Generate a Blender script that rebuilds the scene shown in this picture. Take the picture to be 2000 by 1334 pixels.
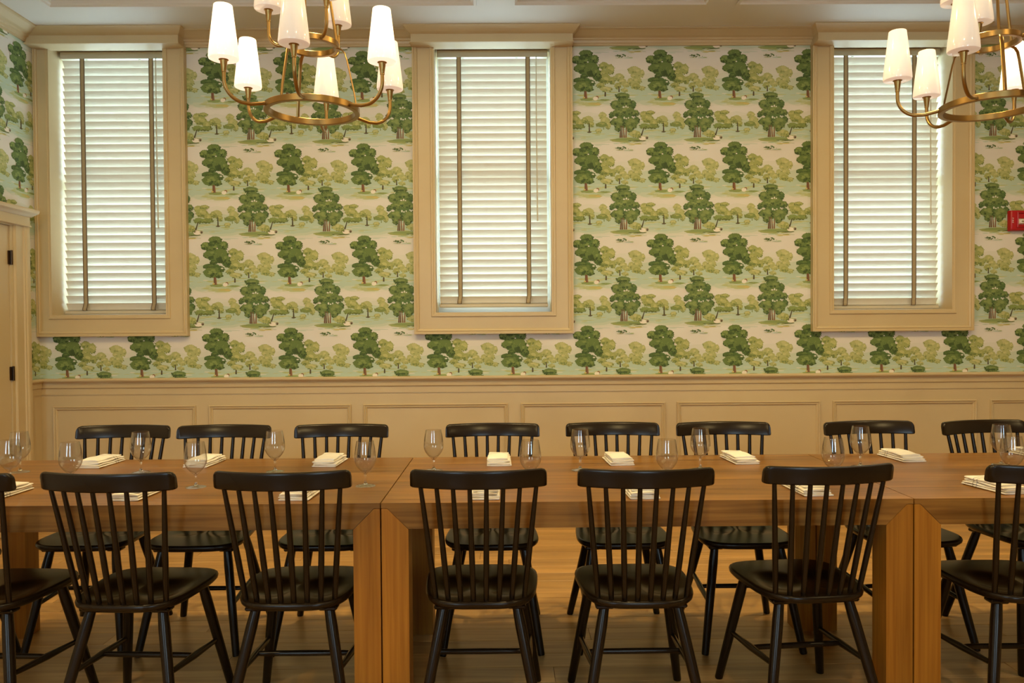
import bpy, bmesh, math, random
import numpy as np
from mathutils import Matrix, Vector

for o in list(bpy.data.objects):
    bpy.data.objects.remove(o)
SC = bpy.context.scene
COL = SC.collection
PI = math.pi

# ------------------------------------------------------------------ camera
CAM_Z = 1.345
cam_d = bpy.data.cameras.new('camera')
cam_d.sensor_width = 36.0
cam_d.lens = 27.0
cam_d.clip_start = 0.05
cam = bpy.data.objects.new('camera', cam_d)
COL.objects.link(cam)
yc = Vector((-11 / 1500, 25 / 1500, -1)).normalized()      # world +Y seen from the camera
zc = Vector((-0.007, 1, 0)); zc = (zc - yc * zc.dot(yc)).normalized()
xc = yc.cross(zc)
cam.matrix_world = Matrix.Translation((0, 0, CAM_Z)) @ Matrix((xc, yc, zc)).to_4x4()
SC.camera = cam

# ------------------------------------------------------------------ world, daylight, exposure
SC.view_settings.view_transform = 'Standard'
SC.view_settings.look = 'None'
SC.view_settings.gamma = 1.0
SC.view_settings.use_curve_mapping = False
SC.view_settings.exposure = 0.0
w = bpy.data.worlds.new('sky'); SC.world = w
w.use_nodes = True
w.node_tree.nodes['Background'].inputs[0].default_value = (0.62, 0.86, 1.0, 1)
w.node_tree.nodes['Background'].inputs[1].default_value = 11.0
WARM = (1.0, 0.735, 0.325)
FILL_W = 28.0


def area(name, loc, rot, sx, sy, power, color):
    d = bpy.data.lights.new(name, 'AREA'); d.shape = 'RECTANGLE'; d.size = sx; d.size_y = sy
    d.energy = power; d.color = color
    o = bpy.data.objects.new(name, d); COL.objects.link(o)
    o.location = loc; o.rotation_euler = rot
    return o


# daylight through the two tall windows in the wall behind the camera
area('daylight_rear_a', (-2.3, -3.12, 2.2), (PI / 2, 0, 0), 0.9, 1.8, 6, (0.72, 0.86, 1.0))
area('daylight_rear_b', (1.2, -3.12, 2.2), (PI / 2, 0, 0), 0.9, 1.8, 3, (0.72, 0.86, 1.0))
try:
    SC.cycles.adaptive_threshold = 0.015
    SC.cycles.max_bounces = 8
    SC.cycles.diffuse_bounces = 4
    SC.cycles.transparent_max_bounces = 40
    SC.cycles.sample_clamp_indirect = 6.0
    SC.cycles.caustics_reflective = False
    SC.cycles.caustics_refractive = False
except Exception:
    pass


# ------------------------------------------------------------------ materials
def mat(name, color=(0.8, 0.8, 0.8), rough=0.5, metal=0.0, **kw):
    m = bpy.data.materials.new(name); m.use_nodes = True
    b = m.node_tree.nodes['Principled BSDF']
    b.inputs['Base Color'].default_value = (*color, 1)
    b.inputs['Roughness'].default_value = rough
    b.inputs['Metallic'].default_value = metal
    for k, v in kw.items():
        b.inputs[k].default_value = v
    return m


def N(m, typ, **kw):
    n = m.node_tree.nodes.new(typ)
    for k, v in kw.items():
        setattr(n, k, v)
    return n


def L(m, a, b):
    m.node_tree.links.new(a, b)


def bsdf(m):
    return m.node_tree.nodes['Principled BSDF']


def noise_mix(m, c1, c2, scale=(1, 1, 1), nscale=5.0, detail=4, lo=0.35, hi=0.65, coord='Object'):
    tc = N(m, 'ShaderNodeTexCoord'); mp = N(m, 'ShaderNodeMapping')
    mp.inputs['Scale'].default_value = scale
    L(m, tc.outputs[coord], mp.inputs['Vector'])
    nz = N(m, 'ShaderNodeTexNoise'); nz.inputs['Scale'].default_value = nscale; nz.inputs['Detail'].default_value = detail
    L(m, mp.outputs[0], nz.inputs['Vector'])
    cr = N(m, 'ShaderNodeValToRGB')
    cr.color_ramp.elements[0].position = lo; cr.color_ramp.elements[0].color = (*c1, 1)
    cr.color_ramp.elements[1].position = hi; cr.color_ramp.elements[1].color = (*c2, 1)
    L(m, nz.outputs['Fac'], cr.inputs['Fac'])
    L(m, cr.outputs['Color'], bsdf(m).inputs['Base Color'])
    return tc, mp, nz, cr


def bump(m, height_socket, strength=0.1, dist=0.002):
    bp = N(m, 'ShaderNodeBump'); bp.inputs['Strength'].default_value = strength; bp.inputs['Distance'].default_value = dist
    L(m, height_socket, bp.inputs['Height']); L(m, bp.outputs[0], bsdf(m).inputs['Normal'])


PAINT = mat('beige_trim_paint', (0.56, 0.435, 0.245), 0.42)
_t = noise_mix(PAINT, (0.545, 0.42, 0.235), (0.575, 0.45, 0.255), (1, 1, 1), 3.0, 3)
DOORPAINT = mat('beige_door_paint', (0.56, 0.435, 0.25), 0.38)
CEIL = mat('ceiling_paint', (0.66, 0.62, 0.55), 0.6)
noise_mix(CEIL, (0.65, 0.61, 0.54), (0.67, 0.63, 0.56), (1, 1, 1), 2.0, 2)
PLAIN = mat('plain_wall_paint', (0.42, 0.36, 0.25), 0.6)
PAPER = mat('wallpaper_cream', (0.74, 0.66, 0.54), 0.75)
noise_mix(PAPER, (0.70, 0.665, 0.60), (0.73, 0.705, 0.645), (1, 1, 1.6), 3.0, 3)
PRINT = mat('wallpaper_print', (0.3, 0.35, 0.15), 0.75)
_a = N(PRINT, 'ShaderNodeAttribute'); _a.attribute_name = 'ink'
L(PRINT, _a.outputs['Color'], bsdf(PRINT).inputs['Base Color'])


def wood(name, c1, c2, axis, rough, rand=0.0, fine=1.0, bmp=0.06):
    """grain stretched along one axis"""
    m = mat(name, c1, rough)
    bsdf(m).inputs['Specular IOR Level'].default_value = 0.36
    sc = [22 * fine, 22 * fine, 22 * fine]; sc[axis] = 0.9
    tc, mp, nz, cr = noise_mix(m, c1, c2, tuple(sc), 2.2, 6, 0.3, 0.7)
    nz.inputs['Distortion'].default_value = 0.6
    nz2 = N(m, 'ShaderNodeTexNoise'); nz2.inputs['Scale'].default_value = 1.7; nz2.inputs['Detail'].default_value = 2
    mp2 = N(m, 'ShaderNodeMapping'); s2 = [5, 5, 5]; s2[axis] = 0.7; mp2.inputs['Scale'].default_value = s2
    L(m, tc.outputs['Object'], mp2.inputs['Vector']); L(m, mp2.outputs[0], nz2.inputs['Vector'])
    hs = N(m, 'ShaderNodeHueSaturation')
    mr = N(m, 'ShaderNodeMapRange'); mr.inputs['From Min'].default_value = 0.3; mr.inputs['From Max'].default_value = 0.7
    mr.inputs['To Min'].default_value = 0.78; mr.inputs['To Max'].default_value = 1.16
    L(m, nz2.outputs['Fac'], mr.inputs['Value'])
    val = mr.outputs[0]
    if rand:
        oi = N(m, 'ShaderNodeObjectInfo')
        mr2 = N(m, 'ShaderNodeMapRange'); mr2.inputs['To Min'].default_value = 1 - rand; mr2.inputs['To Max'].default_value = 1 + rand
        L(m, oi.outputs['Random'], mr2.inputs['Value'])
        mu = N(m, 'ShaderNodeMath', operation='MULTIPLY'); L(m, val, mu.inputs[0]); L(m, mr2.outputs[0], mu.inputs[1]); val = mu.outputs[0]
        ad = N(m, 'ShaderNodeVectorMath', operation='ADD'); cb = N(m, 'ShaderNodeCombineXYZ')
        mm = N(m, 'ShaderNodeMath', operation='MULTIPLY'); mm.inputs[1].default_value = 37.0
        L(m, oi.outputs['Random'], mm.inputs[0])
        for i in range(3):
            L(m, mm.outputs[0], cb.inputs[i])
        L(m, tc.outputs['Object'], ad.inputs[0]); L(m, cb.outputs[0], ad.inputs[1])
        L(m, ad.outputs[0], mp.inputs['Vector']); L(m, ad.outputs[0], mp2.inputs['Vector'])
    L(m, cr.outputs['Color'], hs.inputs['Color']); L(m, val, hs.inputs['Value'])
    L(m, hs.outputs['Color'], bsdf(m).inputs['Base Color'])
    bump(m, nz.outputs['Fac'], bmp, 0.001)
    return m


TOPWOOD = wood('table_top_wood', (0.140, 0.053, 0.007), (0.300, 0.143, 0.030), 0, 0.34, 0.10)
LEGWOOD = wood('table_leg_wood', (0.25, 0.090, 0.007), (0.37, 0.150, 0.016), 2, 0.36, 0.05, 1.6)
OAK = wood('floor_oak', (0.40, 0.215, 0.066), (0.56, 0.325, 0.115), 0, 0.30, 0.13, 0.7)
BLACK = mat('black_chair_lacquer', (0.013, 0.0074, 0.0034), 0.25, **{'Specular IOR Level': 0.24})
_n = N(BLACK, 'ShaderNodeTexNoise'); _n.inputs['Scale'].default_value = 60; _n.inputs['Detail'].default_value = 3
_tc = N(BLACK, 'ShaderNodeTexCoord'); L(BLACK, _tc.outputs['Object'], _n.inputs['Vector'])
bump(BLACK, _n.outputs['Fac'], 0.05, 0.0006)
BRASS = mat('brushed_brass', (0.31, 0.19, 0.066), 0.32, 1.0)
_n = N(BRASS, 'ShaderNodeTexNoise'); _n.inputs['Scale'].default_value = 9; _n.inputs['Detail'].default_value = 3
_mp = N(BRASS, 'ShaderNodeMapping'); _mp.inputs['Scale'].default_value = (30, 30, 1)
_tc = N(BRASS, 'ShaderNodeTexCoord'); L(BRASS, _tc.outputs['Object'], _mp.inputs[0]); L(BRASS, _mp.outputs[0], _n.inputs['Vector'])
bump(BRASS, _n.outputs['Fac'], 0.08, 0.0005)
SLAT = mat('blind_slat_paint', (0.74, 0.70, 0.60), 0.45)
noise_mix(SLAT, (0.72, 0.68, 0.58), (0.76, 0.72, 0.62), (1, 1, 1), 8, 2)
RAILM = mat('blind_rail_paint', (0.58, 0.52, 0.38), 0.45)
TAPE = mat('blind_tape_cloth', (0.40, 0.32, 0.19), 0.9)
noise_mix(TAPE, (0.36, 0.285, 0.165), (0.43, 0.345, 0.21), (1, 1, 1), 300, 2)
TAPEEDGE = mat('blind_tape_border', (0.13, 0.085, 0.045), 0.9)
SASH = mat('white_sash_paint', (0.72, 0.74, 0.78), 0.4)
LINEN = mat('white_linen', (0.80, 0.76, 0.68), 0.9)
tc = N(LINEN, 'ShaderNodeTexCoord'); sp = N(LINEN, 'ShaderNodeSeparateXYZ'); L(LINEN, tc.outputs['Object'], sp.inputs[0])
prev = None
for yy in (0.028, 0.044):
    a = N(LINEN, 'ShaderNodeMath', operation='SUBTRACT'); a.inputs[1].default_value = yy; L(LINEN, sp.outputs['Y'], a.inputs[0])
    b = N(LINEN, 'ShaderNodeMath', operation='ABSOLUTE'); L(LINEN, a.outputs[0], b.inputs[0])
    c = N(LINEN, 'ShaderNodeMath', operation='LESS_THAN'); c.inputs[1].default_value = 0.0022; L(LINEN, b.outputs[0], c.inputs[0])
    if prev is None:
        prev = c.outputs[0]
    else:
        d = N(LINEN, 'ShaderNodeMath', operation='ADD'); L(LINEN, prev, d.inputs[0]); L(LINEN, c.outputs[0], d.inputs[1]); prev = d.outputs[0]
mx = N(LINEN, 'ShaderNodeMix', data_type='RGBA')
mx.inputs[6].default_value = (0.82, 0.78, 0.70, 1); mx.inputs[7].default_value = (0.36, 0.34, 0.33, 1)
L(LINEN, prev, mx.inputs[0]); L(LINEN, mx.outputs[2], bsdf(LINEN).inputs['Base Color'])
nn = N(LINEN, 'ShaderNodeTexNoise'); nn.inputs['Scale'].default_value = 700; L(LINEN, tc.outputs['Object'], nn.inputs['Vector'])
bump(LINEN, nn.outputs['Fac'], 0.25, 0.0006)
HINGE = mat('bronze_hinge', (0.06, 0.035, 0.02), 0.35, 1.0)
RED = mat('red_alarm_plastic', (0.42, 0.008, 0.014), 0.35)
WHITEINK = mat('white_lettering', (0.8, 0.78, 0.75), 0.6)
LENS = mat('strobe_lens', (0.75, 0.72, 0.66), 0.12, 0.0)
DARKLENS = mat('strobe_reflector', (0.5, 0.42, 0.3), 0.25, 0.9)


def thin_glass(name, tint, refl, rough=0.0):
    m = bpy.data.materials.new(name); m.use_nodes = True
    nt = m.node_tree
    for n in list(nt.nodes):
        if n.type == 'BSDF_PRINCIPLED':
            nt.nodes.remove(n)
    out = [n for n in nt.nodes if n.type == 'OUTPUT_MATERIAL'][0]
    tr = nt.nodes.new('ShaderNodeBsdfTransparent'); tr.inputs[0].default_value = (*tint, 1)
    gl = nt.nodes.new('ShaderNodeBsdfGlossy'); gl.inputs['Roughness'].default_value = rough
    lw = nt.nodes.new('ShaderNodeLayerWeight'); lw.inputs['Blend'].default_value = 0.5
    pw = nt.nodes.new('ShaderNodeMath'); pw.operation = 'POWER'; pw.inputs[1].default_value = 3.0
    nt.links.new(lw.outputs['Facing'], pw.inputs[0])
    fr = nt.nodes.new('ShaderNodeMath'); fr.operation = 'MULTIPLY_ADD'; fr.inputs[1].default_value = refl; fr.inputs[2].default_value = 0.07
    nt.links.new(pw.outputs[0], fr.inputs[0])
    mx_ = nt.nodes.new('ShaderNodeMixShader')
    nt.links.new(fr.outputs[0], mx_.inputs[0]); nt.links.new(tr.outputs[0], mx_.inputs[1]); nt.links.new(gl.outputs[0], mx_.inputs[2])
    nt.links.new(mx_.outputs[0], out.inputs[0])
    return m


PANE = thin_glass('window_glass', (0.96, 0.98, 0.98), 0.7)
CRYSTAL = thin_glass('stemware_glass', (0.955, 0.955, 0.95), 0.9, 0.01)

SOLIDGLASS = mat('solid_stem_glass', (1, 1, 1), 0.0, **{'Transmission Weight': 1.0, 'IOR': 1.48})


def opal(name, strength):
    m = mat(name, (0.62, 0.56, 0.50), 0.12)
    b = bsdf(m)
    tc = N(m, 'ShaderNodeTexCoord'); sp = N(m, 'ShaderNodeSeparateXYZ'); L(m, tc.outputs['Object'], sp.inputs[0])
    mr = N(m, 'ShaderNodeMapRange'); mr.inputs['From Min'].default_value = 0.0; mr.inputs['From Max'].default_value = 0.12
    L(m, sp.outputs['Z'], mr.inputs['Value'])
    cr = N(m, 'ShaderNodeValToRGB')
    cr.color_ramp.elements[0].position = 0.0; cr.color_ramp.elements[0].color = (0.62, 0.46, 0.35, 1)
    cr.color_ramp.elements[1].position = 1.0; cr.color_ramp.elements[1].color = (1.0, 0.82, 0.58, 1)
    L(m, mr.outputs[0], cr.inputs[0]); L(m, cr.outputs[0], b.inputs['Emission Color'])
    b.inputs['Emission Strength'].default_value = strength
    return m


OPAL_HOT = opal('opal_glass_hot', 1.7)
OPAL = opal('opal_glass', 0.78)
OPAL_DIM = opal('opal_glass_dim', 0.52)


# ------------------------------------------------------------------ mesh helpers
class MB:
    def __init__(s):
        s.v = []; s.f = []

    def add(s, vs, fs):
        b = len(s.v); s.v += [tuple(p) for p in vs]; s.f += [tuple(i + b for i in f) for f in fs]
        return s

    def box(s, x0, x1, y0, y1, z0, z1):
        return s.add([(x0, y0, z0), (x1, y0, z0), (x1, y1, z0), (x0, y1, z0), (x0, y0, z1), (x1, y0, z1), (x1, y1, z1), (x0, y1, z1)],
                     [(3, 2, 1, 0), (4, 5, 6, 7), (0, 1, 5, 4), (1, 2, 6, 5), (2, 3, 7, 6), (3, 0, 4, 7)])

    def cbox(s, x0, x1, y0, y1, z0, z1, c):
        """box with chamfered edges"""
        bm = bmesh.new()
        bmesh.ops.create_cube(bm, size=1.0)
        for v in bm.verts:
            v.co = Vector(((x0 + x1) / 2 + v.co.x * (x1 - x0), (y0 + y1) / 2 + v.co.y * (y1 - y0), (z0 + z1) / 2 + v.co.z * (z1 - z0)))
        bmesh.ops.bevel(bm, geom=list(bm.edges), offset=c, segments=1, affect='EDGES', profile=0.5)
        bm.verts.index_update()
        s.add([v.co[:] for v in bm.verts], [[v.index for v in f.verts] for f in bm.faces]); bm.free()
        return s

    def prism(s, poly, axis, a, b):
        """poly: 2-D points in the two other axes (in x,y,z order), extruded from a to b on axis"""
        def P(p, t):
            q = list(p); q.insert(axis, t); return tuple(q)
        n = len(poly)
        vs = [P(p, a) for p in poly] + [P(p, b) for p in poly]
        fs = [tuple(range(n - 1, -1, -1)), tuple(range(n, 2 * n))] + [(i, (i + 1) % n, n + (i + 1) % n, n + i) for i in range(n)]
        return s.add(vs, fs)

    def tube(s, pts, rad, seg=12, cap=True, flat=None):
        pts = [Vector(p) for p in pts]
        if not hasattr(rad, '__len__'):
            rad = [rad] * len(pts)
        tang = []
        for i in range(len(pts)):
            a = pts[max(0, i - 1)]; b = pts[min(len(pts) - 1, i + 1)]
            tang.append((b - a).normalized())
        up = Vector((0, 0, 1))
        if abs(tang[0].dot(up)) > 0.95:
            up = Vector((0, 1, 0))
        nrm = (up - tang[0] * up.dot(tang[0])).normalized()
        vs = []; fs = []
        for i, (p, t) in enumerate(zip(pts, tang)):
            nrm = (nrm - t * nrm.dot(t)).normalized(); bn = t.cross(nrm)
            for k in range(seg):
                a = 2 * PI * k / seg
                fa, fb = (1, 1) if flat is None else flat
                vs.append(p + nrm * (math.cos(a) * rad[i] * fa) + bn * (math.sin(a) * rad[i] * fb))
        for i in range(len(pts) - 1):
            for k in range(seg):
                k2 = (k + 1) % seg
                fs.append((i * seg + k, i * seg + k2, (i + 1) * seg + k2, (i + 1) * seg + k))
        if cap:
            fs.append(tuple(range(seg - 1, -1, -1))); e = (len(pts) - 1) * seg; fs.append(tuple(range(e, e + seg)))
        return s.add(vs, fs)

    def lathe(s, prof, seg=32, close=False):
        """prof: list of (r, z)"""
        vs = []; fs = []; n = len(prof)
        for (r, z) in prof:
            for k in range(seg):
                a = 2 * PI * k / seg
                vs.append((r * math.cos(a), r * math.sin(a), z))
        rng = n if close else n - 1
        for i in range(rng):
            j = (i + 1) % n
            for k in range(seg):
                k2 = (k + 1) % seg
                fs.append((i * seg + k, i * seg + k2, j * seg + k2, j * seg + k))
        if not close:
            if prof[0][0] > 1e-6:
                fs.append(tuple(range(seg - 1, -1, -1)))
            if prof[-1][0] > 1e-6:
                e = (n - 1) * seg; fs.append(tuple(range(e, e + seg)))
        return s.add(vs, fs)

    def frame(s, x0, x1, z0, z1, prof, P, sides='lrbt', lscale=1.0, tscale=1.0):
        """mitred moulding round a rectangle; prof = [(outward offset, proud)]; P(x, proud, z) -> point"""
        rings = []
        for (t, h) in prof:
            rings.append([P(x0 - t * lscale, h, z0 - t), P(x1 + t, h, z0 - t), P(x1 + t, h, z1 + t * tscale), P(x0 - t * lscale, h, z1 + t * tscale)])
        sd = {'b': 0, 'r': 1, 't': 2, 'l': 3}
        vs = [p for r in rings for p in r]; fs = []
        for c in sides:
            k = sd[c]; k2 = (k + 1) % 4
            for i in range(len(prof) - 1):
                fs.append((i * 4 + k, i * 4 + k2, (i + 1) * 4 + k2, (i + 1) * 4 + k))
        return s.add(vs, fs)

    def mesh(s, name, smooth=None):
        me = bpy.data.meshes.new(name)
        me.from_pydata(s.v, [], s.f); me.update()
        bm = bmesh.new(); bm.from_mesh(me); bmesh.ops.recalc_face_normals(bm, faces=bm.faces[:]); bm.to_mesh(me); bm.free()
        if smooth is not None:
            me.polygons.foreach_set('use_smooth', [True] * len(me.polygons))
            me.set_sharp_from_angle(angle=math.radians(smooth))
        return me

    def build(s, name, m, parent=None, smooth=None, loc=None):
        me = s.mesh(name, smooth); me.materials.append(m)
        return link(name, me, parent, loc)


def link(name, me, parent=None, loc=None):
    o = bpy.data.objects.new(name, me); COL.objects.link(o)
    if parent:
        o.parent = parent
    if loc:
        o.location = loc
    return o


def tag(o, label, cat, group=None, kind=None):
    o['label'] = label; o['category'] = cat
    if group:
        o['group'] = group
    if kind:
        o['kind'] = kind
    return o


def empty(name, loc=(0, 0, 0), rz=0.0):
    o = bpy.data.objects.new(name, None); COL.objects.link(o)
    o.location = loc; o.rotation_euler = (0, 0, rz); o.empty_display_size = 0.1
    return o


def copy_tree(o, parent=None):
    c = o.copy(); COL.objects.link(c); c.parent = parent
    for ch in list(o.children):
        copy_tree(ch, c)
    return c


# ------------------------------------------------------------------ room shell
YW = 5.5            # back wall plane
XL, XR, YF = -3.326, 5.4, -3.0
CZ = 3.44           # ceiling soffit
rnd = random.Random(4)

# windows: opening x0, x1 ; z0, z1
WIN = [(-3.228, -2.400), (-0.512, 0.337), (2.326, 3.196)]
WZ0, WZ1 = 1.452, 3.378
CAPZ = 3.335     # underside of the window heads

floor = MB().box(XL - 0.2, XR + 0.2, YF - 0.2, YW + 0.3, -0.12, -0.012).build('floor', OAK)
tag(floor, 'honey oak plank floor running along the room under the tables', 'floor', kind='structure')
PW = 0.13
ny = 0; y = YW
while y - PW > 1.9:
    x = XL; first = True
    while x < XR - 0.01:
        ln = rnd.choice((1.05, 1.4, 1.8, 2.1)) * (rnd.uniform(0.3, 1.0) if first else 1.0); first = False
        x1 = min(XR, x + ln)
        if XR - x1 < 0.3:
            x1 = XR
        cx = (x + x1) / 2
        hx, hy = (x1 - x) / 2 - 0.0006, PW / 2 - 0.0006
        MB().cbox(-hx, hx, -hy, hy, -0.012, rnd.uniform(-0.0004, 0.0), 0.0012).build('plank', OAK, floor, loc=(cx, y - PW / 2, 0))
        x = x1
    y -= PW
fl = MB().box(XL, XR, YF, y, -0.012, -0.0005).build('plank_field', OAK, floor)
fl['kind'] = 'stuff'


def wall_with_holes(x0, x1, z0, z1, ya, yb, holes, dz0, dz1):
    m = MB(); xs = x0
    for (a, b) in holes:
        m.box(xs, a, ya, yb, z0, z1); m.box(a, b, ya, yb, z0, dz0); m.box(a, b, ya, yb, dz1, z1); xs = b
    m.box(xs, x1, ya, yb, z0, z1)
    return m


wall_back = wall_with_holes(XL - 0.2, XR + 0.2, -0.12, 3.8, YW, YW + 0.3, WIN, WZ0, WZ1).build('wall_back', PAPER)
tag(wall_back, 'long window wall papered with green toile trees above beige wainscot', 'wall', kind='structure')
wall_left = MB().box(XL - 0.2, XL, YF - 0.2, YW, -0.12, 3.8).build('wall_left', PAPER)
tag(wall_left, 'side wall with toile wallpaper and panelled door, at far left', 'wall', kind='structure')
wall_right = MB().box(XR, XR + 0.2, YF - 0.2, YW, -0.12, 3.8).build('wall_right', PLAIN)
tag(wall_right, 'plain beige end wall outside the picture at right', 'wall', kind='structure')
RW = [(-2.8, -1.8), (0.7, 1.7)]
wall_front = wall_with_holes(XL, XR, -0.12, 3.8, YF - 0.2, YF, RW, 1.2, 3.2).build('wall_front', PLAIN)
tag(wall_front, 'plain beige wall with two tall windows behind the camera', 'wall', kind='structure')

# ceiling: soffit beams with recessed coffers
COFX = [(-2.92, -0.19), (0.063, 1.31), (1.513, 4.3)]
COFY = [(2.55, 4.99), (-0.1, 2.3), (-2.6, -0.35)]
cm = MB(); xs = XL
for (a, b) in COFX + [(XR, XR)]:
    cm.box(xs, a, YF, YW, CZ, CZ + 0.2); xs = b
for (a, b) in COFX:
    ys = YF
    for (c, d) in sorted(COFY) + [(YW, YW)]:
        cm.box(a, b, ys, c, CZ, CZ + 0.2); ys = d
cm.box(XL - 0.2, XR + 0.2, YF - 0.2, YW + 0.3, CZ + 0.2, CZ + 0.36)
ceiling = cm.build('ceiling', CEIL)
tag(ceiling, 'pale coffered ceiling with moulded recessed panels', 'ceiling', kind='structure')
for (a, b) in COFX:
    for (c, d) in COFY:
        MB().box(a, b, c, d, CZ + 0.075, CZ + 0.20).build('coffer_panel', CEIL, ceiling)
        prof = [(0.012, -0.004), (0.012, -0.012), (-0.006, -0.012), (-0.012, -0.002), (-0.022, 0.004), (-0.030, 0.022), (-0.046, 0.026),
                (-0.056, 0.050), (-0.072, 0.056), (-0.078, 0.075)]
        MB().frame(a, b, c, d, prof, lambda x, h, z: (x, z, CZ + h)).build('coffer_moulding', CEIL, ceiling)

# crown mouldings (profile: distance from the wall, height)
CROWN = [(0.0, 3.352), (0.014, 3.352), (0.014, 3.366), (0.020, 3.370), (0.024, 3.384), (0.036, 3.388), (0.040, 3.397), (0.062, 3.403), (0.090, 3.417),
         (0.112, 3.428), (0.130, 3.430), (0.130, CZ), (0.0, CZ)]
cb = MB().prism([(YW - d, z) for d, z in CROWN], 0, XL, XR).build('trim_1', PAINT)
tag(cb, 'beige crown moulding between the window heads on the papered wall', 'crown moulding', kind='structure')
cl = MB().prism([(XL + d, z) for d, z in CROWN], 1, YF, YW - 0.02).build('trim_2', PAINT)
tag(cl, 'beige crown moulding along the side wall above the door', 'crown moulding', kind='structure')
# chair rails with frieze board
RAIL = [(0.0, 0.894), (0.014, 0.894), (0.014, 0.938), (0.024, 0.945), (0.026, 0.972), (0.030, 0.982), (0.046, 0.988), (0.052, 0.996), (0.052, 1.004), (0.046, 1.011), (0.0, 1.011)]
r1 = MB().prism([(YW - d, z) for d, z in RAIL], 0, XL, XR).build('trim_3', PAINT)
tag(r1, 'long beige chair rail under the wallpaper on the window wall', 'chair rail', kind='structure')
r2 = MB().prism([(XL + d, z) for d, z in RAIL], 1, 5.305, YW - 0.01).build('trim_4', PAINT)
tag(r2, 'short piece of chair rail between the door casing and the corner', 'chair rail', kind='structure')
# wainscot below
wb = MB().box(XL, XR, YW - 0.008, YW, 0.0, 0.90).build('wainscot_board', PAINT, wall_back)
wl = MB().box(XL, XL + 0.008, 5.305, YW - 0.008, 0.0, 0.90).build('wainscot_board', PAINT, wall_left)
PANELX = [(-3.232, -2.218), (-2.126, -1.113), (-1.025, 0.007), (0.099, 1.135), (1.219, 2.247), (2.339, 3.374), (3.473, 4.50), (4.59, 5.30)]
PMP = [(0.0, 0.008), (0.0, 0.020), (-0.004, 0.024), (-0.009, 0.022), (-0.012, 0.015), (-0.016, 0.015), (-0.020, 0.019), (-0.026, 0.014), (-0.028, 0.008)]
for (a, b) in PANELX:
    MB().frame(a, b, 0.24, 0.812, PMP, lambda x, h, z: (x, YW - h, z)).build('panel_moulding', PAINT, wall_back)
bb = MB().prism([(YW - d, z) for d, z in [(0, 0), (0.022, 0), (0.022, 0.13), (0.014, 0.15), (0.008, 0.155), (0, 0.155)]], 0, XL, XR).build('baseboard_back', PAINT)
tag(bb, 'beige baseboard along the foot of the window wall', 'baseboard', kind='structure')


# ------------------------------------------------------------------ wallpaper print
def srgb(r, g, b):
    f = lambda c: ((c / 255 + 0.055) / 1.055) ** 2.4 if c > 10 else c / 255 / 12.92
    return np.array([f(r), f(g), f(b)])


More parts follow.
